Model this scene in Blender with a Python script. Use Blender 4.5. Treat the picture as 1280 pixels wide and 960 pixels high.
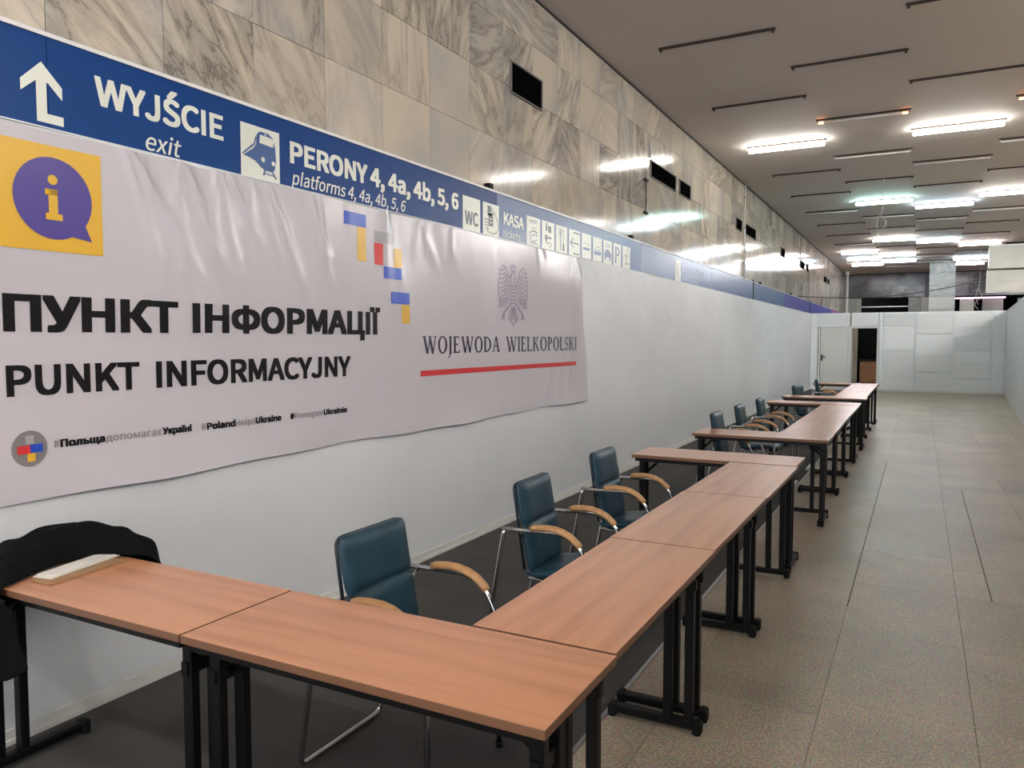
import bpy, bmesh, math, random
from mathutils import Vector, Matrix
from math import sin, cos, pi, radians, exp

for o in list(bpy.data.objects):
    bpy.data.objects.remove(o)
S = bpy.context.scene
COL = S.collection
random.seed(7)

# ---------------------------------------------------------------- camera, world, exposure
cam_d = bpy.data.cameras.new('camera')
cam_d.sensor_width = 36.0
cam_d.lens = 963.7 / 1280 * 36.0
cam_d.clip_end = 200
cam = bpy.data.objects.new('camera', cam_d)
cam.location = (0, 0, 1.58)
cam.rotation_euler = (radians(90 - 3.266), 0, radians(27.85))
COL.objects.link(cam)
S.camera = cam
world = bpy.data.worlds.new('world'); S.world = world; world.use_nodes = True
world.node_tree.nodes['Background'].inputs[0].default_value = (0.97, 0.97, 1.0, 1)
world.node_tree.nodes['Background'].inputs[1].default_value = 1.1
S.view_settings.view_transform = 'Standard'
S.view_settings.look = 'None'
S.view_settings.gamma = 1.0
S.view_settings.use_curve_mapping = False
S.view_settings.exposure = 2.35
LAMP = 11.5          # strength of a lit tube

# ---------------------------------------------------------------- materials
def srgb(r, g, b):
    def f(c):
        c /= 255
        return c / 12.92 if c <= .04045 else ((c + .055) / 1.055) ** 2.4
    return (f(r), f(g), f(b), 1)

MATS = {}
def mat(name, col, rough=.5, metal=0.0, emit=None, es=0, bump=None, var=None, spec=.5, coat=0, rnd=0.0, aniso=0, sheen=0):
    """bump=(scale vector, strength, distance, detail); var=(scale vector, colour2, contrast)"""
    m = bpy.data.materials.new(name); m.use_nodes = True
    nt = m.node_tree; N = nt.nodes; L = nt.links
    b = N['Principled BSDF']
    b.inputs['Base Color'].default_value = col
    b.inputs['Roughness'].default_value = rough
    b.inputs['Metallic'].default_value = metal
    b.inputs['Specular IOR Level'].default_value = spec
    b.inputs['Coat Weight'].default_value = coat
    b.inputs['Coat Roughness'].default_value = .28
    b.inputs['Sheen Weight'].default_value = sheen
    if emit:
        b.inputs['Emission Color'].default_value = emit
        b.inputs['Emission Strength'].default_value = es
    tc = None
    def coords(scale):
        nonlocal tc
        if tc is None: tc = N.new('ShaderNodeTexCoord')
        mp = N.new('ShaderNodeMapping'); mp.inputs['Scale'].default_value = scale
        L.new(tc.outputs['Object'], mp.inputs['Vector'])
        return mp.outputs['Vector']
    colsock = None
    if var:
        sc, c2, (lo, hi) = var
        n = N.new('ShaderNodeTexNoise'); n.inputs['Scale'].default_value = 1; n.inputs['Detail'].default_value = 5
        L.new(coords(sc), n.inputs['Vector'])
        mr = N.new('ShaderNodeMapRange'); mr.inputs['From Min'].default_value = lo; mr.inputs['From Max'].default_value = hi
        L.new(n.outputs['Fac'], mr.inputs['Value'])
        mx = N.new('ShaderNodeMixRGB'); mx.inputs['Color1'].default_value = col; mx.inputs['Color2'].default_value = c2
        L.new(mr.outputs['Result'], mx.inputs['Fac'])
        colsock = mx.outputs['Color']; L.new(colsock, b.inputs['Base Color'])
    if rnd:
        oi = N.new('ShaderNodeObjectInfo'); hsv = N.new('ShaderNodeHueSaturation')
        mr = N.new('ShaderNodeMapRange'); mr.inputs['To Min'].default_value = 1 - rnd; mr.inputs['To Max'].default_value = 1 + rnd
        L.new(oi.outputs['Random'], mr.inputs['Value']); L.new(mr.outputs['Result'], hsv.inputs['Value'])
        if colsock: L.new(colsock, hsv.inputs['Color'])
        else: hsv.inputs['Color'].default_value = col
        L.new(hsv.outputs['Color'], b.inputs['Base Color'])
    if bump:
        sc, st, dist, det = bump
        n = N.new('ShaderNodeTexNoise'); n.inputs['Scale'].default_value = 1; n.inputs['Detail'].default_value = det
        L.new(coords(sc), n.inputs['Vector'])
        bp = N.new('ShaderNodeBump'); bp.inputs['Strength'].default_value = st; bp.inputs['Distance'].default_value = dist
        L.new(n.outputs['Fac'], bp.inputs['Height']); L.new(bp.outputs['Normal'], b.inputs['Normal'])
    MATS[name] = m
    return m

def marble_mat(name, cream, grey, vein, rough, tint=.16):
    m = bpy.data.materials.new(name); m.use_nodes = True
    nt = m.node_tree; N = nt.nodes; L = nt.links; b = N['Principled BSDF']
    tc = N.new('ShaderNodeTexCoord'); oi = N.new('ShaderNodeObjectInfo')
    mul = N.new('ShaderNodeVectorMath'); mul.operation = 'SCALE'
    cmb = N.new('ShaderNodeCombineXYZ')
    L.new(oi.outputs['Random'], cmb.inputs[0]); L.new(oi.outputs['Random'], cmb.inputs[1]); L.new(oi.outputs['Random'], cmb.inputs[2])
    L.new(cmb.outputs[0], mul.inputs[0]); mul.inputs['Scale'].default_value = 57
    add = N.new('ShaderNodeVectorMath'); L.new(tc.outputs['Object'], add.inputs[0]); L.new(mul.outputs[0], add.inputs[1])
    # vein direction leans with the tile
    vr = N.new('ShaderNodeVectorRotate'); vr.rotation_type = 'X_AXIS'
    an = N.new('ShaderNodeMath'); an.operation = 'MULTIPLY'; an.inputs[1].default_value = 27.0; L.new(oi.outputs['Random'], an.inputs[0])
    L.new(an.outputs[0], vr.inputs['Angle']); L.new(tc.outputs['Object'], vr.inputs['Vector'])
    ad2 = N.new('ShaderNodeVectorMath'); L.new(vr.outputs[0], ad2.inputs[0]); L.new(mul.outputs[0], ad2.inputs[1])
    rot = N.new('ShaderNodeMapping'); rot.inputs['Scale'].default_value = (1, .8, 3.4)
    L.new(ad2.outputs[0], rot.inputs['Vector'])
    n1 = N.new('ShaderNodeTexNoise'); n1.inputs['Scale'].default_value = 1.5; n1.inputs['Detail'].default_value = 8
    n1.inputs['Roughness'].default_value = .6; n1.inputs['Distortion'].default_value = .55
    L.new(rot.outputs[0], n1.inputs['Vector'])
    # soft clouds cream <-> grey
    n2 = N.new('ShaderNodeTexNoise'); n2.inputs['Scale'].default_value = 1.1; n2.inputs['Detail'].default_value = 3; n2.inputs['Distortion'].default_value = .8
    L.new(add.outputs[0], n2.inputs['Vector'])
    r2 = N.new('ShaderNodeMapRange'); r2.inputs['From Min'].default_value = .38; r2.inputs['From Max'].default_value = .66
    L.new(n2.outputs['Fac'], r2.inputs['Value'])
    mx = N.new('ShaderNodeMixRGB'); mx.inputs['Color1'].default_value = cream; mx.inputs['Color2'].default_value = grey
    L.new(r2.outputs['Result'], mx.inputs['Fac'])
    rmp = N.new('ShaderNodeValToRGB'); e = rmp.color_ramp.elements
    e[0].position = .40; e[0].color = (0, 0, 0, 1); e[1].position = .62; e[1].color = (0, 0, 0, 1)
    for p_, v_ in ((.44, .30), (.485, .46), (.50, .92), (.515, .42), (.56, .28)):
        q = rmp.color_ramp.elements.new(p_); q.color = (v_, v_, v_, 1)
    L.new(n1.outputs['Fac'], rmp.inputs['Fac'])
    # how strongly a tile is veined: differs from tile to tile
    wn = N.new('ShaderNodeTexWhiteNoise'); wn.noise_dimensions = '1D'; L.new(oi.outputs['Random'], wn.inputs['W'])
    pw = N.new('ShaderNodeMath'); pw.operation = 'POWER'; pw.inputs[1].default_value = .9
    L.new(wn.outputs['Value'], pw.inputs[0])
    mm = N.new('ShaderNodeMath'); mm.operation = 'MULTIPLY'; L.new(rmp.outputs['Color'], mm.inputs[0]); L.new(pw.outputs[0], mm.inputs[1])
    mv = N.new('ShaderNodeMixRGB'); mv.inputs['Color2'].default_value = vein
    L.new(mm.outputs[0], mv.inputs['Fac']); L.new(mx.outputs[0], mv.inputs['Color1'])
    hsv = N.new('ShaderNodeHueSaturation'); mr = N.new('ShaderNodeMapRange')
    mr.inputs['To Min'].default_value = 1 - tint; mr.inputs['To Max'].default_value = 1 + tint
    L.new(oi.outputs['Random'], mr.inputs['Value']); L.new(mr.outputs[0], hsv.inputs['Value']); L.new(mv.outputs[0], hsv.inputs['Color'])
    L.new(hsv.outputs[0], b.inputs['Base Color'])
    b.inputs['Roughness'].default_value = rough; b.inputs['Specular IOR Level'].default_value = .17
    # polishing marks: fine upright ripples
    mp = N.new('ShaderNodeMapping'); mp.inputs['Scale'].default_value = (14, 14, 60)
    L.new(add.outputs[0], mp.inputs['Vector'])
    nb = N.new('ShaderNodeTexNoise'); nb.inputs['Scale'].default_value = 1; nb.inputs['Detail'].default_value = 2
    L.new(mp.outputs[0], nb.inputs['Vector'])
    bp = N.new('ShaderNodeBump'); bp.inputs['Strength'].default_value = .2; bp.inputs['Distance'].default_value = .0005
    L.new(nb.outputs['Fac'], bp.inputs['Height']); L.new(bp.outputs[0], b.inputs['Normal'])
    MATS[name] = m
    return m

marble = marble_mat('marble', (.57, .50, .40, 1), (.43, .41, .375, 1), (.12, .105, .095, 1), .11, .13)
marble_far = marble_mat('marble_far', (.42, .42, .38, 1), (.34, .36, .34, 1), (.2, .2, .2, 1), .25, .1)
darkstone = marble_mat('dark_stone', (.20, .20, .22, 1), (.09, .09, .11, 1), (.02, .02, .02, 1), .16, .4)

# speckled stone floor
def floor_mat():
    m = bpy.data.materials.new('stone_floor'); m.use_nodes = True
    nt = m.node_tree; N = nt.nodes; L = nt.links; b = N['Principled BSDF']
    g = N.new('ShaderNodeNewGeometry'); oi = N.new('ShaderNodeObjectInfo')
    v = N.new('ShaderNodeTexVoronoi'); v.inputs['Scale'].default_value = 95; L.new(g.outputs['Position'], v.inputs['Vector'])
    n = N.new('ShaderNodeTexNoise'); n.inputs['Scale'].default_value = 120; n.inputs['Detail'].default_value = 3; n.inputs['Roughness'].default_value = .6
    L.new(g.outputs['Position'], n.inputs['Vector'])
    cr = N.new('ShaderNodeValToRGB'); e = cr.color_ramp.elements
    e[0].position = .30; e[0].color = (.23, .182, .124, 1); e[1].position = .70; e[1].color = (.74, .64, .48, 1)
    q = e.new(.5); q.color = (.46, .385, .28, 1)
    L.new(n.outputs['Fac'], cr.inputs['Fac'])
    mx = N.new('ShaderNodeMixRGB'); mx.blend_type = 'MULTIPLY'; mx.inputs['Fac'].default_value = .35
    L.new(cr.outputs[0], mx.inputs['Color1']); L.new(v.outputs['Color'], mx.inputs['Color2'])
    n3 = N.new('ShaderNodeTexNoise'); n3.inputs['Scale'].default_value = 1.3; n3.inputs['Detail'].default_value = 4
    L.new(g.outputs['Position'], n3.inputs['Vector'])
    mr = N.new('ShaderNodeMapRange'); mr.inputs['From Min'].default_value = .3; mr.inputs['From Max'].default_value = .7
    mr.inputs['To Min'].default_value = .80; mr.inputs['To Max'].default_value = 1.16; L.new(n3.outputs['Fac'], mr.inputs['Value'])
    m2 = N.new('ShaderNodeMapRange'); m2.inputs['To Min'].default_value = .92; m2.inputs['To Max'].default_value = 1.12
    L.new(oi.outputs['Random'], m2.inputs['Value'])
    ml = N.new('ShaderNodeMath'); ml.operation = 'MULTIPLY'; L.new(mr.outputs[0], ml.inputs[0]); L.new(m2.outputs[0], ml.inputs[1])
    hsv = N.new('ShaderNodeHueSaturation'); hsv.inputs['Saturation'].default_value = .95
    L.new(ml.outputs[0], hsv.inputs['Value']); L.new(mx.outputs[0], hsv.inputs['Color'])
    L.new(hsv.outputs[0], b.inputs['Base Color'])
    rr = N.new('ShaderNodeMapRange'); rr.inputs['To Min'].default_value = .36; rr.inputs['To Max'].default_value = .52
    L.new(n3.outputs['Fac'], rr.inputs['Value']); L.new(rr.outputs[0], b.inputs['Roughness'])
    bp = N.new('ShaderNodeBump'); b.inputs['Specular IOR Level'].default_value = .36; bp.inputs['Strength'].default_value = .2; bp.inputs['Distance'].default_value = .001
    L.new(n.outputs['Fac'], bp.inputs['Height']); L.new(bp.outputs[0], b.inputs['Normal'])
    MATS['floor'] = m
    return m
stone = floor_mat()

M_ceil = mat('ceiling_plaster', (.60, .56, .53, 1), .75, var=((.35, .35, .35), (.54, .50, .475, 1), (.35, .65)), bump=((2.5, .6, 1), .2, .01, 2))
M_plain = mat('rough_wall', (.55, .53, .49, 1), .8)
M_film = mat('white_film', (.70, .72, .735, 1), .42, var=((.5, .5, .8), (.65, .67, .69, 1), (.4, .6)), bump=((1.3, 1.3, 2.2), .55, .03, 3))
M_board = mat('white_board', (.83, .86, .865, 1), .5, rnd=.07, bump=((2, 1, 6), .3, .02, 2))
M_skirt = mat('skirting_white', (.72, .72, .68, 1), .45)
M_carpet = mat('carpet', (.074, .071, .069, 1), .9, var=((3, 3, 3), (.088, .084, .081, 1), (.35, .65)), bump=((300, 300, 300), .6, .002, 1), spec=.2)
M_alu = mat('aluminium', (.45, .45, .46, 1), .35, .8)
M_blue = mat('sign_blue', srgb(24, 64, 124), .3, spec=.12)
M_blue2 = mat('sign_blue_tint_sheen', srgb(52, 86, 140), .28, spec=.3)  # lighter panel tint with grazing reflection painted in
M_blue3 = mat('sign_blue_pale', srgb(88, 114, 158), .25, spec=.4)  # paler panels: own tint plus more painted-in grazing reflection
M_violet = mat('sign_violet', srgb(86, 92, 178), .25)
M_pink = mat('sign_pink', srgb(190, 110, 190), .3)
M_signw = mat('sign_white', (.72, .74, .66, 1), .3)
M_trim = mat('sign_trim', (.72, .72, .72, 1), .3)
M_pict = mat('sign_pictogram_dark', (.05, .07, .10, 1), .35)
M_pictb = mat('sign_pictogram_blue', srgb(50, 85, 140), .3)
M_vinyl = mat('banner_vinyl', (.54, .515, .55, 1), .19, spec=.36, bump=((2.2, 3.4, 1.6), .5, .012, 2))
M_inkk = mat('ink_black', (.006, .005, .006, 1), .35, spec=.2)
M_inkt = mat('ink_grey', (.16, .155, .16, 1), .3)
M_inkp = mat('ink_purple', (.075, .05, .27, 1), .28)
M_inky = mat('ink_yellow', srgb(218, 172, 52), .28)
M_inkb = mat('ink_blue', srgb(40, 80, 190), .28)
M_inkr = mat('ink_red', srgb(205, 50, 55), .28)
M_inkg = mat('ink_circle_grey', (.21, .20, .20, 1), .3)
M_inkl = mat('ink_light_grey', (.36, .35, .36, 1), .3)
M_inkn = mat('ink_navy', (.035, .025, .06, 1), .3)
M_inke = mat('ink_emblem', (.24, .20, .30, 1), .3)
M_beech = mat('beech_laminate', (.63, .29, .150, 1), .27, coat=.4, var=((1.2, 22, 22), (.52, .235, .120, 1), (.40, .62)), rnd=.03)
M_beechedge = mat('beech_edge', (.17, .08, .042, 1), .45)
M_black = mat('black_steel', (.0035, .0035, .004, 1), .42, spec=.22)
M_rub = mat('black_plastic', (.004, .004, .004, 1), .6, spec=.2)
M_chrome = mat('chrome', (.62, .62, .63, 1), .14, 1.0)
M_teal = mat('teal_leather', (.015, .050, .075, 1), .42, spec=.35, bump=((9, 9, 9), .35, .01, 3), var=((6, 6, 6), (.011, .039, .060, 1), (.4, .6)))
M_tealdark = mat('teal_piping', (.008, .016, .026, 1), .5)
M_arm = mat('beech_arm', (.52, .285, .125, 1), .4, var=((30, 4, 30), (.43, .23, .095, 1), (.4, .6)))
M_coat = mat('coat_cloth', (.0042, .0042, .0045, 1), .9, bump=((60, 60, 60), .4, .003, 2), spec=.10)
M_paper = mat('paper', (.72, .69, .63, 1), .7)
M_card = mat('brown_card', (.34, .20, .10, 1), .7)
M_vent = mat('vent_black', (.003, .003, .003, 1), .9, spec=.0)
M_ventf = mat('vent_frame', (.16, .15, .14, 1), .7, spec=.2)
M_rail = mat('fixture_rail', (.028, .020, .016, 1), .6, spec=.2)
M_tube = mat('glass_tube_off', (.62, .60, .57, 1), .25)
M_sock = mat('socket_grey', (.25, .24, .23, 1), .5)
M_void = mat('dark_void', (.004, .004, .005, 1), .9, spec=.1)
M_beige = mat('beige_metal', (.50, .49, .43, 1), .35, var=((.8, .8, 2), (.42, .41, .36, 1), (.4, .6)))
M_wood = mat('orange_wood', (.34, .16, .07, 1), .5, var=((3, 3, 30), (.24, .11, .05, 1), (.4, .6)))
M_cable = mat('black_cable', (.01, .01, .01, 1), .5)
M_wire = mat('white_wire', (.55, .55, .54, 1), .5)
M_joint = mat('joint_dark', (.03, .028, .026, 1), .9)
M_rose = mat('rose_panel', (.10, .055, .065, 1), .25)
def emat(name, c, k=1.0):
    return mat(name, (.8, .8, .8, 1), .4, emit=c, es=LAMP * k)
E_warm = emat('tube_lit_warm', (1.0, .955, .88, 1))
E_cool = emat('tube_lit_cool', (.78, .95, 1.0, 1))
E_blue = emat('tube_lit_blue', (.66, .85, 1.0, 1))
E_cyan = emat('tube_lit_cyan', (.58, 1.0, .92, 1))
E_pink = emat('tube_lit_pink', (1.0, .82, .80, 1))
E_fill = emat('tube_lit_fill', (1.0, .985, .96, 1), 2.12)  # unseen fill tubes, set brighter than the tubes in view
E_orange = emat('tube_end_orange', (1.0, .28, .06, 1), .25)
E_mag = emat('lintel_magenta_glow', (1.0, .55, .9, 1), .05)  # magenta-lit look of the lintel edge, put in as emission

# ---------------------------------------------------------------- mesh helpers
def box(bm, x0, x1, y0, y1, z0, z1, mi=0):
    vs = [bm.verts.new(p) for p in ((x0,y0,z0),(x1,y0,z0),(x1,y1,z0),(x0,y1,z0),(x0,y0,z1),(x1,y0,z1),(x1,y1,z1),(x0,y1,z1))]
    for f in ((0,3,2,1),(4,5,6,7),(0,1,5,4),(1,2,6,5),(2,3,7,6),(3,0,4,7)):
        bm.faces.new([vs[i] for i in f]).material_index = mi
    return vs

def bevel(bm, w, seg=2):
    bmesh.ops.bevel(bm, geom=list(bm.edges), offset=w, segments=seg, affect='EDGES', profile=.6)

def tube(bm, pts, r, n=8, cap=True, closed=False):
    pts = [Vector(p) for p in pts]
    rs = r if isinstance(r, (list, tuple)) else [r] * len(pts)
    rings = []
    up = None
    m = len(pts)
    for i, p in enumerate(pts):
        a = pts[(i - 1) % m] if (closed or i) else p
        c = pts[(i + 1) % m] if (closed or i < m - 1) else p
        t = (c - a).normalized()
        if up is None:
            up = Vector((0, 0, 1)) if abs(t.z) < .9 else Vector((1, 0, 0))
        s = t.cross(up).normalized(); up = s.cross(t).normalized()
        rings.append([bm.verts.new(p + (s * cos(2*pi*k/n) + up * sin(2*pi*k/n)) * rs[i]) for k in range(n)])
    k2 = m if closed else m - 1
    for i in range(k2):
        A, B = rings[i], rings[(i + 1) % m]
        for k in range(n):
            bm.faces.new((A[k], A[(k+1) % n], B[(k+1) % n], B[k])).smooth = True
    if cap and not closed:
        bm.faces.new(rings[0][::-1]); bm.faces.new(rings[-1])

def arcpts(pts, rad, n=5):
    """round the corners of a polyline"""
    pts = [Vector(p) for p in pts]; out = [pts[0]]
    for i in range(1, len(pts) - 1):
        p, a, c = pts[i], pts[i-1], pts[i+1]
        ra = min(rad, (a-p).length * .48, (c-p).length * .48)
        A = p + (a-p).normalized() * ra; B = p + (c-p).normalized() * ra
        for k in range(n + 1):
            t = k / n
            out.append(A * (1-t)**2 + p * 2*t*(1-t) + B * t*t)
    out.append(pts[-1])
    return out

def link(name, bm, m, parent=None, loc=None, smooth=False):
    bmesh.ops.recalc_face_normals(bm, faces=list(bm.faces))
    me = bpy.data.meshes.new(name); bm.to_mesh(me); bm.free()
    for mm in (m if isinstance(m, (list, tuple)) else [m]): me.materials.append(mm)
    if smooth:
        for p in me.polygons: p.use_smooth = True
    o = bpy.data.objects.new(name, me); COL.objects.link(o)
    if parent: o.parent = parent
    if loc: o.location = loc
    return o

def boxobj(name, dims, m, parent=None, bev=0):
    """box object whose origin is at its own centre"""
    x0, x1, y0, y1, z0, z1 = dims
    c = Vector(((x0+x1)/2, (y0+y1)/2, (z0+z1)/2))
    bm = bmesh.new(); box(bm, x0-c.x, x1-c.x, y0-c.y, y1-c.y, z0-c.z, z1-c.z)
    if bev: bevel(bm, bev, 1)
    return link(name, bm, m, parent, c)

def thing(name, label, cat, loc=(0,0,0), rz=0, group=None):
    o = bpy.data.objects.new(name, None); COL.objects.link(o); o.empty_display_size = .1
    o.location = loc; o.rotation_euler = (0, 0, rz)
    tag(o, label, cat, group)
    return o
def tag(o, label, cat, group=None):
    o['label'] = label; o['category'] = cat
    if group: o['group'] = group
    return o
def copy_tree(o, parent=None):
    c = o.copy(); COL.objects.link(c)
    if parent: c.parent = parent
    for ch in list(o.children):
        copy_tree(ch, c)
    return c
def struct(o):
    o['kind'] = 'structure'; return o

# ================================================================ SETTING
XW = -3.20      # marble face
ZC = 4.70       # ceiling
YB = 40.5       # back wall
YF = -10.0
XR = 12.0
# ---- floor
bm = bmesh.new(); box(bm, XW - .3, XR, YF, YB + 8, -.10, -.012)
floor = struct(link('floor', bm, M_joint))
cols = [-1.50, -.92, -.34, .24, .82, 1.40, 1.98, 2.56]
tile_meshes = {}
for ci in range(len(cols) - 1):
    x0, x1 = cols[ci], cols[ci+1]
    y = {0: -.7, 1: -.3, 2: -1.05, 3: -.45, 4: -.8, 5: -.2, 6: -.6}[ci]
    while y < 26.3:
        ln = .925 if (ci != 3 or int(y*3) % 4) else .62
        ln = round(min(ln, 26.33 - y), 3)
        key = (round(x1-x0, 3), ln)
        if key not in tile_meshes:
            b2 = bmesh.new(); w = (x1-x0)/2 - .0010
            box(b2, -w, w, -ln/2 + .0010, ln/2 - .0010, -.012, 0)
            me = bpy.data.meshes.new('floor_slab'); bmesh.ops.recalc_face_normals(b2, faces=list(b2.faces)); b2.to_mesh(me); b2.free()
            me.materials.append(stone); tile_meshes[key] = me
        o = bpy.data.objects.new('floor_slab', tile_meshes[key]); COL.objects.link(o)
        o.parent = floor; o.location = ((x0+x1)/2, y + ln/2, random.uniform(-.0006, 0))
        y += ln
for nm, x, a, b_ in (('joint_gap', -.34, 4.9, 11.0), ('joint_gap', .427, 5.4, 9.3)):
    boxobj(nm, (x-.003, x+.003, a, b_, .0002, .0008), M_joint, floor)
bm = bmesh.new(); box(bm, 2.56, XR, YF, 26.3, -.012, 0); box(bm, XW-.2, 2.56, 26.33, YB+8, -.012, 0); box(bm, XW-.2, 2.56, YF, -1.05, -.012, 0); box(bm, XW-.2, -1.5, -1.05, 26.33, -.012, 0)
o = link('outer_floor', bm, stone, floor)

# ---- carpet on the floor by the white wall
bm = bmesh.new(); box(bm, -3.11, -1.145, -3.0, 26.30, .0002, .003)
tag(link('carpet', bm, M_carpet), 'dark grey carpet strip running along foot of white wall', 'carpet')
tag(boxobj('carpet_edge_strip', (-1.145, -1.127, -3.0, 26.30, .0002, .006), M_alu), 'thin light metal strip along carpet edge under the tables', 'edging strip')

for a, b_ in ((8.7, 8.95), (9.85, 10.25), (11.9, 12.2)):  # short white raised strips along the carpet edge
    o = boxobj('white_edge_piece', (-1.185, -1.148, a, b_, .003, .03), M_skirt, None, .006)
    tag(o, 'short white raised strip on the carpet edge, %s of three behind the table legs' % {8.7: 'nearest', 9.85: 'middle', 11.9: 'farthest'}[a], 'cable cover', 'white strips on the carpet edge')
# ---- ceiling
bm = bmesh.new(); box(bm, XW - .3, XR, YF, YB + 8, ZC, ZC + .2)
struct(link('ceiling', bm, M_ceil))

# ---- marble wall: backing plus tiles
bm = bmesh.new(); box(bm, XW - .3, XW - .03, YF, YB, 0, ZC)
wl = struct(link('wall_left_upper', bm, M_joint))
tm = {}
zr = [2.28, 2.778, 3.274, 3.770, 4.266, 4.70]
PY = .5615; Y0 = 2.529 - 5*PY
for i in range(68):
    for j in range(1, 5):
        h = zr[j+1] - zr[j]
        if j not in tm:
            b2 = bmesh.new(); box(b2, -.03, 0, -PY/2+.0018, PY/2-.0018, -h/2+.0018, h/2-.0018)
            me = bpy.data.meshes.new('marble_tile'); bmesh.ops.recalc_face_normals(b2, faces=list(b2.faces)); b2.to_mesh(me); b2.free()
            me.materials.append(marble); tm[j] = me
        o = bpy.data.objects.new('marble_tile', tm[j]); COL.objects.link(o); o.parent = wl
        o.location = (XW + random.uniform(-.0012, .0012), Y0 + (i+.5)*PY, (zr[j]+zr[j+1])/2)
bm = bmesh.new(); box(bm, XW-.03, XW, Y0 + 68*PY, YB, 2.28, ZC); box(bm, XW-.03, XW, YF, Y0, 0, ZC); box(bm, XW-.03, XW-.001, YF+.01, YB, 0, 2.776)
link('plain_cladding', bm, marble, wl)
# dark shadow gap along the ceiling
struct(boxobj('trim_1', (XW, XW+.012, YF, YB, ZC-.02, ZC), M_joint))

# vents in the marble
def vent(y0, y1, z0, z1, label):
    t = thing('wall_vent', label, 'vent', (XW, (y0+y1)/2, z0), group='black openings in the marble wall')
    w = (y1-y0)/2; h = z1 - z0
    bm = bmesh.new(); box(bm, .002, .008, -w, w, 0, h); link('grille', bm, M_vent, t)
    bm = bmesh.new(); f = .014
    box(bm, .002, .016, -w-f, w+f, -f, 0); box(bm, .002, .016, -w-f, w+f, h, h+f)
    box(bm, .002, .016, -w-f, -w, 0, h); box(bm, .002, .016, w, w+f, 0, h); link('frame', bm, M_ventf, t)
    k = int(h / .05)
    for q in range(1, k):
        bm = bmesh.new(); z = q*h/k; box(bm, .008, .012, -w, w, z-.004, z+.004)
        if y0 < 9: link('slat', bm, M_vent, t)
        else: bm.free()
ordn = ['nearest', 'second', 'third', 'fourth', 'fifth', 'sixth', 'seventh', 'eighth', 'ninth', 'tenth', 'eleventh', 'twelfth', 'thirteenth']
vl = [(6.03, 6.63), (9.96, 11.11), (11.33, 11.92), (15.28, 15.82), (16.18, 17.28), (20.72, 21.34), (24.3, 25.25), (25.7, 26.2), (30.6, 31.6), (31.9, 32.6)]
vn = ['closest square one', 'long one right of the dangling wire', 'small one just right of the long one', 'small one left of the white pipe', 'long one right of the white pipe', 'lone small one beyond the pipe pair', 'sixth opening pair, nearer half', 'sixth opening pair, farther half', 'farthest pair, nearer half', 'farthest pair, farther half']
for (a, b_), nm in zip(vl, vn):
    vent(a, b_, 3.735, 3.985 if a < 9 else 3.935, 'black rectangular vent in marble wall, ' + nm)

# ---- white film-covered partition on the left, with slightly uneven surface
bm = bmesh.new()
XF = -3.112
ny = 900; nz = 24
grid = {}
def film(y, z):
    return .004*sin(y*2.1+z) + .003*sin(y*5.3-z*2.0) + (.010*exp(-((y-9.6-(z-.6)*.55)/.18)**2)*max(0, 1-z/1.9) + .010*exp(-((y-10.8-(z-.4)*.4)/.13)**2)*max(0, 1-z/1.6)
            + .008*exp(-((y-8.9-(z-.6)*.7)/.10)**2)*max(0, 1-z/1.5))
for i in range(ny+1):
    y = -3 + 29.4*i/ny
    for j in range(nz+1):
        z = 2.43*j/nz
        grid[i, j] = bm.verts.new((XF - .008 + film(y, z), y, z))
for i in range(ny):
    for j in range(nz):
        bm.faces.new((grid[i,j], grid[i+1,j], grid[i+1,j+1], grid[i,j+1])).smooth = True
box(bm, XF-.020, XF-.018, -3, 26.4, 0, 2.43); box(bm, XF-.020, XF-.004, -3, 26.4, 2.426, 2.432)
struct(link('wall_left_lower', bm, M_film))
bm = bmesh.new(); box(bm, XF, XF+.018, -3, 26.36, .003, .062); box(bm, XF, XF+.024, -3, 26.36, .003, .022)
struct(link('baseboard_left', bm, M_skirt))

# ---- far white partition with two doors
YP = 26.4
bm = bmesh.new()
for a in ((-3.11, -2.90, 0, 2.43), (-2.90, -1.95, 2.0, 2.43), (-1.98, -1.90, 0, 2.0), (-1.90, -1.16, 1.95, 2.43), (-1.16, 2.20, 0, 2.43)):
    box(bm, a[0], a[1], YP, YP+.05, a[2], a[3])
wf = struct(link('wall_far_lower', bm, M_board))
# overlapping sheets: each its own slightly different board
def sheet(x0, x1, z0, z1, d=.0):
    boxobj('partition_sheet', (x0+.016, x1-.016, YP-.026-d, YP, z0+.018, z1-.018), M_board, wf, .004)
for c_ in ([(-1.02, -.12), [0.02, .36, 1.24, 1.30, 1.98, 2.41]], [(-.10, .86), [0.02, .60, 1.12, 1.74, 2.02, 2.41]], [(.88, 1.84), [0.02, .43, .92, 1.27, 1.66, 1.92, 2.41]], [(1.86, 2.19), [0.02, .9, 1.22, 2.0, 2.41]]):
    (x0, x1), zs = c_
    for k in range(len(zs)-1):
        sheet(x0, x1, zs[k], zs[k+1], .016 * ((k + int(x0*7)) % 2))
sheet(-2.90, -1.98, 2.05, 2.41); sheet(-1.92, -1.12, 2.0, 2.41, .02)
for x in (-1.09, -.11, .87, 1.85):
    boxobj('partition_post', (x-.02, x+.02, YP-.045, YP, 0, 2.43), M_board, wf)
struct(boxobj('baseboard_far', (-1.1, 2.19, YP-.06, YP-.045, 0, .06), M_skirt))
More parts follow.
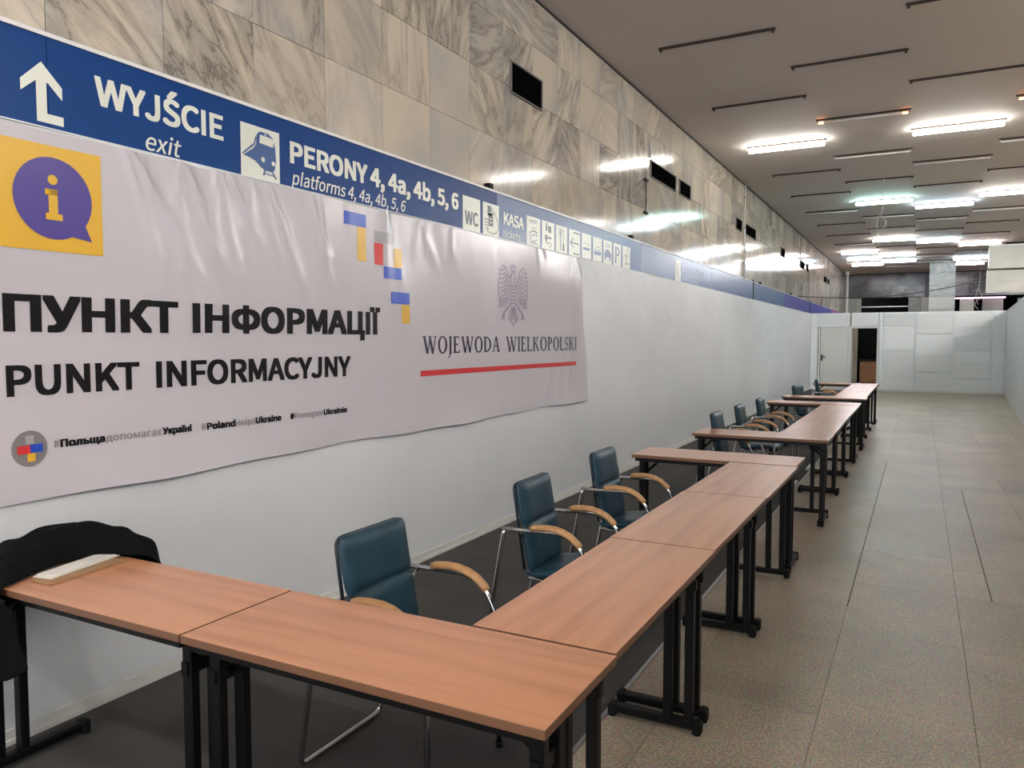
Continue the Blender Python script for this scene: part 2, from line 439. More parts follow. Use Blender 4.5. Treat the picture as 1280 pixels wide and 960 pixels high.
# door 1: closed leaf
d1 = struct(boxobj('door_1', (-2.80, -1.99, YP-.030, YP+.01, .01, 1.98), M_skirt, None, .004))
def dpart(name, dims, m, door):
    o = boxobj(name, dims, m); o.parent = door; o.location -= door.location; return o
dpart('door_frame', (-2.86, -2.82, YP-.05, YP, 0, 2.03), M_board, d1)
dpart('door_frame', (-1.985, -1.945, YP-.05, YP, 0, 2.03), M_board, d1)
dpart('door_frame', (-2.86, -1.945, YP-.05, YP, 1.99, 2.03), M_board, d1)
h = dpart('door_handle', (-2.76, -2.63, YP-.085, YP-.07, 1.03, 1.055), M_black, d1)
dpart('handle_plate', (-2.775, -2.735, YP-.072, YP-.03, .92, 1.12), M_black, d1)
for z in (.35, 1.1, 1.8):
    dpart('hinge', (-2.90, -2.86, YP-.06, YP-.01, z, z+.06), M_alu, d1)
# door 2: open doorway with frame
d2 = struct(boxobj('door_2', (-1.93, -1.89, YP-.05, YP+.06, 0, 1.99), M_skirt))
dpart('door_frame', (-1.175, -1.135, YP-.05, YP+.06, 0, 1.99), M_skirt, d2)
dpart('door_frame', (-1.89, -1.175, YP-.05, YP+.06, 1.945, 1.99), M_skirt, d2)
dpart('threshold', (-1.89, -1.175, YP-.03, YP+.05, .0, .008), M_card, d2)

# what stands behind the doorway
t = thing('wooden_counter', 'orange-brown wooden counter seen through the open doorway', 'counter', (-1.2, 29.2, 0))
bm = bmesh.new(); box(bm, -.60, .55, -.25, .25, .12, .86); bevel(bm, .01, 1); link('body', bm, M_wood, t)
bm = bmesh.new(); box(bm, -.64, .58, -.29, .28, .86, .90); link('top', bm, M_rub, t)
bm = bmesh.new(); box(bm, -.56, .5, -.2, .22, 0, .12); link('plinth', bm, M_rub, t)
t = thing('dark_screen', 'black screen standing on the wooden counter behind the doorway', 'screen', (-1.25, 29.2, .90))
bm = bmesh.new(); box(bm, -.5, .5, -.02, .03, .08, .95); bevel(bm, .01, 1); link('panel', bm, M_void, t)
bm = bmesh.new(); box(bm, -.15, .15, -.1, .1, 0, .015); box(bm, -.03, .03, -.02, .02, .015, .1); link('stand', bm, M_rub, t)
bm = bmesh.new()
g = {}
for i in range(25):
    for j in range(9):
        x = -2.18 + .32*i/24; z = .05 + 2.1*j/8
        g[i,j] = bm.verts.new((x, 28.3 + .03*sin(i*1.3) + .02*sin(j+i*.3), z))
for i in range(24):
    for j in range(8):
        bm.faces.new((g[i,j], g[i+1,j], g[i+1,j+1], g[i,j+1])).smooth = True
o = link('hanging_sheet', bm, mat('beige_cloth', (.40, .37, .31, 1), .8)); o.modifiers.new('s', 'SOLIDIFY').thickness = .01
tag(o, 'beige sheet hanging just inside left edge of the open doorway', 'sheet')
bm = bmesh.new(); box(bm, -2.2, .6, 31.0, 31.1, 0, 2.43)  # black sheet added to keep the doorway dark against the lit hall
link('screen_behind', bm, M_void); bpy.data.objects['screen_behind'].name = 'dark_sheet_behind_doorway'; struct(bpy.data.objects['dark_sheet_behind_doorway'])

# ---- right-hand white partition
bm = bmesh.new()
p0 = Vector((2.20, 26.4, 0)); p1 = Vector((.71, -4.0, 0)); d = (p1-p0).normalized(); nn = Vector((-d.y, d.x, 0))
if nn.x < 0: nn = -nn
nseg = 40
a_ = []
for i in range(nseg+1):
    p = p0.lerp(p1, i/nseg) + nn * .004*sin(i*1.7)
    a_.append([bm.verts.new(p), bm.verts.new(p+Vector((0,0,2.44))), bm.verts.new(p+nn*.06+Vector((0,0,2.44))), bm.verts.new(p+nn*.06)])
for i in range(nseg):
    for k in range(4):
        bm.faces.new((a_[i][k], a_[i+1][k], a_[i+1][(k+1)%4], a_[i][(k+1)%4]))
bm.faces.new(a_[0]); bm.faces.new(a_[-1])
struct(link('wall_right_lower', bm, M_film))

# ---- upper end of the hall
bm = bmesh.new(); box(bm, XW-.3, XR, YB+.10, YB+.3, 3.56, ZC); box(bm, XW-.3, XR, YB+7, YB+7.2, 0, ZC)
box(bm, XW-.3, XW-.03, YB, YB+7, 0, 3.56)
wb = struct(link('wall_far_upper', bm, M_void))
xs = [-3.2, -2.3, -1.5, -.7, .15, 1.1, 1.9, 2.7, 3.6, 4.6, 5.6]
for k in range(len(xs)-1):
    for (z0, z1) in ((3.58, 4.12), (4.13, 4.66)):
        boxobj('stone_panel', (xs[k]+.006, xs[k+1]-.006, YB + random.uniform(-.006, .006), YB+.10, z0, z1), darkstone, wb)
for (x0, x1) in ((-3.2, -2.98), (-2.97, -2.75), (-2.74, -2.53), (-.52, -.02), (-.01, .45)):
    boxobj('stone_pier', (x0, x1, YB-.02, YB+.25, 0, 3.56), marble_far, wb)
for (x0, x1, m_) in ((1.55, 2.1, M_beige), (2.42, 3.22, M_rose), (3.75, 5.6, marble_far)):
    boxobj('end_panel', (x0, x1, YB, YB+.08, 0, 3.42), m_, wb)
boxobj('light_bar', (-2.52, -.53, YB+.02, YB+.05, 3.13, 3.17), M_alu, wb)
struct(boxobj('trim_2', (1.3, 3.3, YB-.05, YB, 3.44, 3.50), E_mag))
struct(boxobj('wall_right', (XR, XR+.2, YF, YB+7, 0, ZC), M_plain))

# column
t = thing('stone_column', 'pale stone-clad column rising behind the far white partition', 'column', (.72, 35.4, 0))
zz = 0
for k in range(10):
    b2 = bmesh.new(); box(b2, -.45, .45, -.25, .25, zz+.003, zz+.467); zz += .47
    link('stone_block', b2, marble_far, t)
# white post at the hall corner
t = thing('corner_pipe', 'white vertical pipe in the far left corner of the hall', 'pipe', (-3.0, 38.5, 0))
bm = bmesh.new(); tube(bm, [(0,0,0), (0,0,ZC)], .055, 10); link('pipe', bm, M_skirt, t)
bm = bmesh.new(); box(bm, -.08, .08, -.08, .08, 4.55, 4.69); link('flange', bm, M_skirt, t)

# hanging beige boxes at the right edge
t = thing('hanging_board_box', 'large beige two-tier box hanging below ceiling at right edge', 'box', (1.78, 28.0, 3.06))
bm = bmesh.new(); box(bm, 0, 1.9, 0, .45, 0, .66); bevel(bm, .012, 1); link('lower_panel', bm, M_beige, t)
bm = bmesh.new(); box(bm, .04, 1.9, .05, .5, .71, 1.40); bevel(bm, .012, 1); link('upper_panel', bm, M_beige, t)
bm = bmesh.new(); box(bm, -.015, .01, -.012, 0, -.01, .67); box(bm, -.015, 1.9, -.012, 0, -.025, -.005); link('edge_trim', bm, M_skirt, t)
bm = bmesh.new(); box(bm, .02, 1.9, .03, .05, 1.40, 1.44); link('top_trim', bm, M_skirt, t)
for x in (.1, 1.6):
    bm = bmesh.new(); tube(bm, [(x, .25, 1.4), (x, .25, ZC-3.06)], .012, 6); link('hanger_rod', bm, M_alu, t)
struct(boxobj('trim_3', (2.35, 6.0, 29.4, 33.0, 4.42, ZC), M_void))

# ================================================================ INK: flat print made of polygons in (y, z) of the wall
class Ink:
    def __init__(s): s.p = []
    def poly(s, pts): s.p.append([tuple(q) for q in pts]); return s
    def rect(s, a, b, c, d): return s.poly([(a, c), (b, c), (b, d), (a, d)])
    def line(s, pts, w):
        for (x0, y0), (x1, y1) in zip(pts[:-1], pts[1:]):
            dx, dy = x1-x0, y1-y0; l = math.hypot(dx, dy) or 1; nx, ny = -dy/l*w/2, dx/l*w/2
            s.poly([(x0+nx, y0+ny), (x0-nx, y0-ny), (x1-nx, y1-ny), (x1+nx, y1+ny)])
        return s
    def disc(s, cx, cy, rx, ry=None, n=28):
        ry = ry or rx
        return s.poly([(cx+rx*cos(2*pi*k/n), cy+ry*sin(2*pi*k/n)) for k in range(n)])
    def arc(s, cx, cy, rx, ry, a0, a1, w, n=14):
        return s.line([(cx+rx*cos(radians(a0+(a1-a0)*k/n)), cy+ry*sin(radians(a0+(a1-a0)*k/n))) for k in range(n+1)], w)
    def ring(s, cx, cy, rx, ry, tx, ty, a0=0, a1=360, n=30):
        P = []
        for k in range(n+1):
            a = radians(a0+(a1-a0)*k/n)
            P.append(((cx+rx*cos(a), cy+ry*sin(a)), (cx+(rx-tx)*cos(a), cy+(ry-ty)*sin(a))))
        for A, B in zip(P[:-1], P[1:]): s.poly([A[0], A[1], B[1], B[0]])
        return s

def load_font(fn):
    try: return bpy.data.fonts.load(bpy.utils.system_resource('DATAFILES') + '/fonts/' + fn)
    except Exception: return None
F_CYR = load_font('Noto Sans CJK Regular.woff2')
F_LAT = F_CYR or load_font('NotoSansMath-Regular.woff2')
def text_mesh(txt, bold=0.0, shear=0.0, ref=None, acute=None):
    """-> (verts (x, y, layer), faces, bbox of ref); acute = index of a capital that carries an accent"""
    cyr = any(1024 <= ord(ch) < 1280 for ch in txt)
    font = F_CYR if cyr else F_LAT
    def one(tx, bold=bold):
        if cyr:
            for p, q in (('І', 'I'), ('Ї', 'Ï'), ('і', 'i'), ('ї', 'ï'), ('є', 'ε')): tx = tx.replace(p, q)
        c = bpy.data.curves.new('t', 'FONT'); c.body = tx; c.shear = shear; c.resolution_u = 4
        c.fill_mode = 'FRONT'; c.size = 1.9 if font == F_CYR else 1
        if font: c.font = font
        o = bpy.data.objects.new('t', c); COL.objects.link(o)
        dg = bpy.context.evaluated_depsgraph_get(); dg.update()
        me = bpy.data.meshes.new_from_object(o.evaluated_get(dg))
        v = [(q.co.x, q.co.y, 0) for q in me.vertices]; f = [tuple(p.vertices) for p in me.polygons]
        bpy.data.objects.remove(o); bpy.data.curves.remove(c); bpy.data.meshes.remove(me)
        return v, f
    v, f = one(txt)
    if acute is not None:
        xr = max(q[0] for q in one(txt[:acute+1])[0]); xl = max(q[0] for q in one(txt[:acute])[0]); xm = (xr+xl)/2 + .02
        h = max(q[1] for q in one('H')[0]); n0 = len(v)
        v += [(xm-.05, h+.04, 0), (xm+.01, h+.04, 0), (xm+.14, h+.17, 0), (xm+.05, h+.17, 0)]; f.append((n0, n0+1, n0+2, n0+3))
    if bold > 0:                                    # heavier weight: the glyph swept round a small circle
        v0, f0 = v, f; v, f = [], []; n = 8
        for k in range(n):
            ox, oy = ((1,1),(1,0),(1,-1),(0,-1),(-1,-1),(-1,0),(-1,1),(0,1))[k]; dx, dy = bold*.92*ox, bold*.75*oy; b0 = len(v)
            v += [(x+dx, y+dy, k) for x, y, _ in v0]; f += [tuple(i+b0 for i in q) for q in f0]
    rv = v if ref is None else one(ref)[0]
    e = 0 if ref is None else bold*.75
    return v, f, (min(q[0] for q in v), max(q[0] for q in v), min(q[1] for q in rv)-e, max(q[1] for q in rv)+e)

def ink_obj(name, m, parent, X, ink=None, text=None, rect=None, surf=None, fine=None):
    """ink in wall coordinates; text=(string, kwargs) fitted to rect=(y0,y1,z0,z1)"""
    bm = bmesh.new()
    if ink:
        for p in ink.p:
            vs = [bm.verts.new((0, y, z)) for y, z in p]
            try: bm.faces.new(vs)
            except ValueError: pass
    if text:
        v, f, bb = text_mesh(text[0], **text[1])
        y0, y1, z0, z1 = rect
        vs = [bm.verts.new((-.00008*l, y0+(a-bb[0])/(bb[1]-bb[0])*(y1-y0), z0+(b-bb[2])/(bb[3]-bb[2])*(z1-z0))) for a, b, l in v]
        for q in f:
            try: bm.faces.new([vs[i] for i in q])
            except ValueError: pass
    if fine and len(bm.verts):                          # cut along a grid so that the print follows the cloth
        for ax in (1, 2):
            lo = min(v.co[ax] for v in bm.verts); hi = max(v.co[ax] for v in bm.verts)
            q = math.ceil(lo/fine)*fine
            while q < hi:
                co = [0, 0, 0]; no = [0, 0, 0]; co[ax] = q; no[ax] = 1
                bmesh.ops.bisect_plane(bm, geom=list(bm.verts)+list(bm.edges)+list(bm.faces), plane_co=co, plane_no=no)
                q += fine
    for v in bm.verts:
        v.co.x += X + (surf(v.co.y, v.co.z) if surf else 0)
    me = bpy.data.meshes.new(name)
    for f in bm.faces:
        f.normal_update()
        if f.normal.x < 0: f.normal_flip()
    bm.to_mesh(me); bm.free(); me.materials.append(m)
    if surf:
        for p in me.polygons: p.use_smooth = True
    o = bpy.data.objects.new(name, me); COL.objects.link(o); o.parent = parent
    return o

# ================================================================ BLUE SIGN
SX = -3.135
sign = thing('wayfinding_sign', 'long blue station direction sign running above the white wall', 'sign', (0, 0, 0))
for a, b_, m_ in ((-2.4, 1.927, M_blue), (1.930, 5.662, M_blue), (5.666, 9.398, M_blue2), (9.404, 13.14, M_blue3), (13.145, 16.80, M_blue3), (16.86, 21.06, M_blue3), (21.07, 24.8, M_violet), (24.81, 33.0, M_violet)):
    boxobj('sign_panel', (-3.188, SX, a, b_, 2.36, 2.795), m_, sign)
o = boxobj('end_panel', (-3.188, SX, 33.01, 37.5, 2.36, 2.795), M_pink, sign)
bm = bmesh.new(); box(bm, -3.19, SX+.008, -2.4, 16.8, 2.795, 2.812); box(bm, -3.19, SX+.008, 16.86, 37.5, 2.795, 2.803)
link('top_trim', bm, M_trim, sign)
boxobj('dark_post', (-3.188, SX+.01, 16.80, 16.86, 2.36, 2.84), M_rub, sign)
boxobj('dark_post', (-3.188, SX+.01, 26.2, 26.27, 2.36, 2.82), M_rub, sign)
for yb in (5.577, 9.1, 17.74, 22.3):
    boxobj('mounting_bracket', (-3.19, SX, yb-.03, yb+.03, 2.812, 2.86), M_rub, sign)
# arrow
ink_obj('arrow', M_signw, sign, SX+.002, Ink().poly([(1.903, 2.69), (1.986, 2.607), (1.986, 2.556), (1.928, 2.612), (1.922, 2.612), (1.922, 2.49), (1.989, 2.49), (1.989, 2.453), (1.880, 2.453), (1.880, 2.612), (1.819, 2.557), (1.819, 2.603)]))
def sg(txt, y0, y1, z0, z1, m=M_signw, **k):
    return ink_obj('lettering', m, sign, SX+.002, text=(txt, k), rect=(y0, y1, z0, z1))
sg('WYJSCIE', 2.129, 2.815, 2.580, 2.706, bold=.024, ref='WYJSCIE', acute=3)
sg('exit', 2.369, 2.560, 2.444, 2.530, shear=.2, bold=.006)
sg('PERONY 4, 4a, 4b, 5, 6', 3.281, 5.058, 2.566, 2.690, bold=.030, ref='PERONY 4')
sg('platforms 4, 4a, 4b, 5, 6', 3.291, 4.376, 2.452, 2.535, shear=.2, bold=.006, ref='platforms'.replace('p','l'))
def icon(y0, y1, ink, m=M_pict, z0=2.43, z1=2.693, extra=None):
    bo = ink_obj('pictogram_plate', M_signw, sign, SX+.002, Ink().rect(y0, y1, z0, z1))
    w = y1-y0; h = z1-z0
    I = Ink(); I.p = [[(y0+a*w, z0+b*h) for a, b in p] for p in ink.p]
    ink_obj('pictogram', m, bo, SX+.0035, I)
    if extra:
        I = Ink(); I.p = [[(y0+a*w, z0+b*h) for a, b in p] for p in extra.p]
        for p in I.p:
            J = Ink(); J.p = [p]; ink_obj('pictogram_detail', M_signw, bo, SX+.005, J)
    return bo
# train front
I = Ink().poly([(.06,.40),(.30,.56),(.38,.66),(.40,.85),(.48,.92),(.70,.92),(.82,.85),(.88,.68),(.90,.44),(.86,.25),(.78,.20),(.62,.20),(.50,.24),(.36,.34),(.20,.38)])
I.line([(.60,.22),(.56,.10)], .035); I.line([(.78,.22),(.90,.08)], .035); I.line([(.56,.15),(.86,.13)], .02); I.line([(.04,.42),(.34,.66),(.38,.80)], .03)
X2 = Ink().poly([(.46,.70),(.82,.68),(.84,.82),(.74,.85),(.48,.86)]).disc(.55,.40,.05).disc(.82,.37,.045).disc(.62,.885,.02)
icon(2.926, 3.200, I, M_pictb, 2.432, 2.709, X2)
# WC
bo = icon(5.119, 5.386, Ink().rect(.0,.001,0,.001))
ink_obj('lettering', M_pict, bo, SX+.004, text=('WC', dict(bold=.02)), rect=(5.150, 5.350, 2.475, 2.585))
# hand with ticket
I = Ink().rect(.28,.50,.62,.92).rect(.34,.62,.30,.72)
I.line([(.50,.85),(.72,.72),(.92,.50),(.96,.30),(.86,.14),(.60,.08),(.30,.12),(.24,.24)], .03)
for k in range(4): I.line([(.08+.03*k,.50-.09*k),(.36,.47-.09*k)], .03)
I.line([(.52,.66),(.60,.48),(.55,.38)], .03)
X2 = Ink().rect(.32,.46,.70,.73).rect(.40,.56,.50,.53).rect(.40,.56,.40,.43)
icon(5.428, 5.696, I, M_pict, extra=X2)
sg('KASA', 5.782, 6.155, 2.555, 2.660, bold=.02)
sg('tickets', 5.772, 6.080, 2.448, 2.518, shear=.15)
# nine small plates
I = Ink(); I.line([(.2,.86),(.8,.88)], .03); I.line([(.25,.80),(.72,.81)], .02); I.arc(.5,.35,.28,.18,20,330,.03); I.line([(.3,.3),(.5,.42),(.75,.36)], .03); I.line([(.22,.45),(.5,.55),(.78,.5)], .03); I.line([(.35,.62),(.72,.64)], .02); I.line([(.2,.12),(.82,.10)], .03)
icon(6.209, 6.488, I, M_pict)
I = Ink().rect(.3,.42,.66,.88).rect(.5,.74,.62,.86).disc(.36,.92,.05); I.rect(.24,.46,.36,.52).rect(.52,.74,.40,.48).line([(.3,.30),(.5,.2)], .04).arc(.6,.2,.14,.08,-90,120,.03).rect(.3,.4,.3,.36)
icon(6.522, 6.800, I, M_pict)
I = Ink(); I.line([(.40,.90),(.40,.10)], .05); I.line([(.30,.90),(.30,.70),(.50,.70),(.50,.90)], .025); I.line([(.64,.92),(.64,.30)], .03); I.poly([(.60,.36),(.70,.36),(.72,.10),(.58,.10)])
icon(6.835, 7.108, I, M_pict)
I = Ink(); I.line([(.12,.50),(.86,.50)], .05); I.line([(.36,.68),(.12,.50),(.36,.32)], .05); I.line([(.35,.90),(.90,.90),(.90,.84)], .05); I.line([(.35,.10),(.90,.10),(.90,.18)], .05)
icon(7.149, 7.437, I, M_pict)
I = Ink().rect(.15,.85,.36,.46).line([(.2,.62),(.85,.60)], .02)
icon(7.480, 7.740, I, M_pictb)
I = Ink().rect(.12,.88,.28,.44).line([(.15,.50),(.85,.50)], .02).line([(.4,.6),(.7,.6)], .03)
icon(7.790, 8.055, I, M_pictb)
I = Ink().rect(.10,.90,.30,.48).rect(.15,.3,.18,.30).rect(.7,.85,.18,.30).poly([(.2,.48),(.32,.62),(.68,.62),(.8,.48)]).line([(.2,.75),(.8,.75)], .03).line([(.3,.85),(.7,.85)], .03)
icon(8.098, 8.367, I, M_pictb)
I = Ink().rect(.24,.38,.14,.86).ring(.42,.66,.36,.20,.12,.08,-90,90)
icon(8.413, 8.675, I, M_pictb)
I = Ink().line([(.3,.15),(.45,.30),(.45,.45),(.7,.60),(.7,.80)], .05).disc(.42,.60,.07).disc(.66,.88,.06).rect(.55,.78,.2,.28)
icon(8.722, 8.992, I, M_pict)
# faint second group
I = Ink().disc(.5,.80,.10).poly([(.38,.70),(.62,.70),(.66,.38),(.80,.12),(.68,.10),(.5,.34),(.36,.12),(.26,.14),(.38,.40)])
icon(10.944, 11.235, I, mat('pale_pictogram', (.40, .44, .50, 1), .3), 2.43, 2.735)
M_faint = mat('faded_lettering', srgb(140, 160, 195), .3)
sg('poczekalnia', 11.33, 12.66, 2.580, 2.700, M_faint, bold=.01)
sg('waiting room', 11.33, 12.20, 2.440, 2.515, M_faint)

# ================================================================ BANNER
BXX = -3.098
creases = []
rc = random.Random(5)
for k in range(60):
    y0 = rc.choice([2.28, 2.28, 2.5, 2.75, 3.05, 3.4, 3.75, 4.1, 4.5, 4.9, 5.6, 6.4, 7.2]) + rc.uniform(-.08, .08)
    if y0 > 4.6 and rc.random() < .5: continue
    nar = y0 < 3.5 or y0 > 4.5
    creases.append((y0, rc.uniform(-.25, .75), rc.uniform(.12, .6) * (1.2 if y0 < 4.2 else .55), rc.uniform(.012, .026) if nar else rc.uniform(.03, .05), rc.uniform(.0035, .0085)))
BZ0 = .947
def bsurf(y, z):
    w = .004*sin(y*1.9+.6) + .0035*sin(y*4.4+z*1.7) + .002*sin(z*6+y)
    d = 2.43 - z
    for (y0, sl, ln, wd, am) in creases:
        if d > ln*1.3: continue
        q = (y - (y0 + sl*d)) / (wd + .05*d)
        if abs(q) < 3: w += am * exp(-q*q) * max(0, 1 - (d/(ln*1.3))**2)
    # scalloped slack near the top between the fixings
    w += .002 * sin(y*pi/.38)**2 * exp(-d/.12)
    # bottom hem bells out from the wall
    b = z - BZ0
    if b < .25: w += (.012 + .010*sin(y*2.6+1.0) + .004*sin(y*6.5)) * (1-b/.25)**2
    # right edge curls
    e = 7.44 - y
    if e < .2: w += .02 * (1-max(e, -.2)/.2)**2 * (.6+.4*sin(z*5))
    # diagonal folds towards the lower right corner
    for c0, s_ in ((6.75, .28), (7.0, .22), (6.5, .36)):
        q = (y - (c0 + s_*(z-.95))) / .045
        if abs(q) < 3: w += .0045*exp(-q*q)*max(0, 1-abs(z-1.2)/.55)
    return w
banner = thing('information_banner', 'large white glossy banner with black Ukrainian and Polish lettering on left wall', 'banner', (0, 0, 0))
bm = bmesh.new(); nyb, nzb = 540, 110; g = {}
for i in range(nyb+1):
    for j in range(nzb+1):
        v = j/nzb; u = i/nyb
        yr = 7.36 + .165*(1-v) + (.015*sin(v*9) if 0 < v < 1 else 0)
        y = 1.60 + u*(yr-1.60)
        zb = BZ0 + .007*sin(y*2.2) + .004*sin(y*7)
        zt = 2.412 + .004*sin(y*pi/.38)**2
        z = zb + v*(zt-zb)
        g[i,j] = bm.verts.new((BXX + bsurf(y, z), y, z))
for i in range(nyb):
    for j in range(nzb):
        bm.faces.new((g[i,j], g[i+1,j], g[i+1,j+1], g[i,j+1])).smooth = True
link('sheet', bm, M_vinyl, banner)
def bi(name, m, ink=None, text=None, rect=None, off=.0026, par=None):
    return ink_obj(name, m, par or banner, BXX+off, ink, text, rect, bsurf, .02)
def bt(txt, y0, y1, z0, z1, m=M_inkk, **k):
    return bi('lettering', m, text=(txt, k), rect=(y0, y1, z0, z1))
# information mark
sq = bi('yellow_square', M_inky, Ink().rect(1.70, 2.121, 1.937, 2.357))
n = 40
P = [(1.915+.160*cos(2*pi*k/n), 2.148+.163*sin(2*pi*k/n)) for k in range(n)]
P = [p for p in P if not (p[0] > 2.005 and p[1] < 2.045)]
k0 = max(range(len(P)), key=lambda i: (math.hypot(P[i][0]-P[i-1][0], P[i][1]-P[i-1][1])))
P.insert(k0, (2.072, 1.990))
bi('speech_bubble', M_inkp, Ink().poly(P), off=.0042, par=sq)
bi('letter', M_inky, Ink().disc(1.912, 2.222, .020).rect(1.880, 1.930, 2.160, 2.184).rect(1.893, 1.930, 2.084, 2.184).rect(1.880, 1.948, 2.062, 2.088), off=.0056, par=sq)
bt('ПУНКТ', 1.705, 2.490, 1.610, 1.762, bold=.034)
bt('ІНФОРМАЦІЇ', 2.570, 4.018, 1.612, 1.760, bold=.034, ref='ІНФОРМАІІ')
bt('PUNKT', 1.708, 2.283, 1.360, 1.482, bold=.026, ref='H')
bt('INFORMACYJNY', 2.367, 3.728, 1.360, 1.482, bold=.026, ref='H')
for a, m_ in (((3.678, 3.890, 2.282, 2.361), M_inkb), ((3.802, 3.888, 2.070, 2.281), M_inky), ((3.969, 4.180, 2.205, 2.277), M_inkl), ((3.967, 4.050, 2.062, 2.200), M_inkr),
              ((4.178, 4.272, 2.062, 2.188), M_inky), ((4.057, 4.266, 1.981, 2.058), M_inkb), ((4.140, 4.356, 1.821, 1.899), M_inkb), ((4.262, 4.355, 1.691, 1.818), M_inky)):
    bi('colour_block', m_, Ink().rect(*a))
cg = bi('round_badge', M_inkg, Ink().disc(1.787, 1.152, .070, .071))
for a, m_ in (((1.770, 1.803, 1.170, 1.203), M_inkl), ((1.775, 1.806, 1.100, 1.132), M_inky), ((1.737, 1.787, 1.132, 1.165), M_inkr), ((1.787, 1.837, 1.134, 1.167), M_inkb)):
    bi('badge_block', m_, Ink().rect(*a), off=.0040, par=cg)
def hashline(parts, z0, z1):
    for txt, y0, y1, bold in parts:
        bt(txt, y0, y1, z0, z1, M_inkk if bold else M_inkt, bold=.045 if bold else 0, ref='H')
hashline([('#', 1.883, 1.906, 0), ('Польща', 1.910, 2.108, 1), ('допомагає', 2.112, 2.388, 0), ('Україні', 2.392, 2.552, 1)], 1.141, 1.174)
hashline([('#', 2.608, 2.634, 0), ('Poland', 2.640, 2.818, 1), ('Helps', 2.822, 2.950, 0), ('Ukraine', 2.955, 3.143, 1)], 1.138, 1.172)
hashline([('#', 3.210, 3.244, 1), ('Pomagam', 3.250, 3.480, 0), ('Ukrainie', 3.486, 3.694, 1)], 1.138, 1.171)

# serif capitals drawn stroke by stroke
def serif_letter(ch):
    I = Ink(); T, t, sh = .185, .085, .045
    def stem(x, a=0, b=1, s0=True, s1=True):
        I.rect(x, x+T, a, b)
        if s0: I.rect(x-.06, x+T+.06, a, a+sh)
        if s1: I.rect(x-.06, x+T+.06, b-sh, b)
    def diag(x0, y0, x1, y1, w): I.poly([(x0, y0), (x0+w, y0), (x1+w, y1), (x1, y1)])
    w = .7
    if ch == 'W':
        diag(.06, 1, .34, 0, T); diag(.40, 0, .62, 1, t); diag(.52, 1, .80, 0, T); diag(.86, 0, 1.10, 1, t)
        for x in (.0, .50, .96): I.rect(x, x+.28, 1-sh, 1)
        w = 1.24
    elif ch == 'O': I.ring(.42, .5, .42, .52, T, t); w = .84
    elif ch == 'J':
        I.rect(.10, .10+T, -.08, 1); I.rect(.02, .33, 1-sh, 1); I.line([(.18, -.05), (.12, -.2), (-.04, -.24)], .07); w = .34
    elif ch in 'EL':
        stem(.06); I.rect(.06, .58, 0, t)
        I.poly([(.50, 0), (.60, 0), (.63, .22), (.58, .22)])
        if ch == 'E':
            I.rect(.06, .54, 1-t, 1); I.rect(.06, .46, .48, .48+t); I.rect(.50, .54, .80, 1); I.rect(.43, .46, .38, .62)
        w = .62
    elif ch == 'D': stem(.06); I.ring(.22, .5, .60, .5, T, t, -90, 90); w = .84
    elif ch == 'A':
        diag(.06, 0, .36, 1, t); diag(.62, 0, .34, 1, T); I.rect(.16, .62, .34, .34+t)
        I.rect(-.02, .2, 0, sh); I.rect(.54, .86, 0, sh); w = .84
    elif ch == 'I': stem(.07); w = .30
    elif ch == 'K':
        stem(.06); diag(.20, .46, .56, 1, t+.02); diag(.60, 0, .26, .56, T); I.rect(.44, .72, 1-sh, 1); I.rect(.52, .84, 0, sh); w = .82
    elif ch == 'P': stem(.06); I.ring(.20, .73, .40, .27, T, t, -90, 90); w = .62
    elif ch == 'S':
        I.arc(.30, .75, .22, .22, 30, 200, .09); I.line([(.10, .68), (.20, .55), (.40, .44), (.50, .32)], .15); I.arc(.29, .26, .22, .23, 20, -160, .09)
        I.rect(.46, .51, .72, .98); I.rect(.04, .09, .02, .28); w = .56
    return I, w
def serif_word(word, y0, y1, z0, z1):
    x = 0; Z = Ink()
    for ch in word:
        I, w = serif_letter(ch)
        Z.p += [[(a+x, b) for a, b in p] for p in I.p]; x += w + .10
    x -= .10
    Z.p = [[(y0+a/x*(y1-y0), z0+b*(z1-z0)) for a, b in p] for p in Z.p]
    bi('lettering', M_inkn, Z)
serif_word('WOJEWODA', 4.508, 5.640, 1.482, 1.608)
serif_word('WIELKOPOLSKI', 5.752, 7.262, 1.479, 1.610)
bi('red_bar', M_inkr, Ink().rect(4.484, 7.246, 1.324, 1.364))

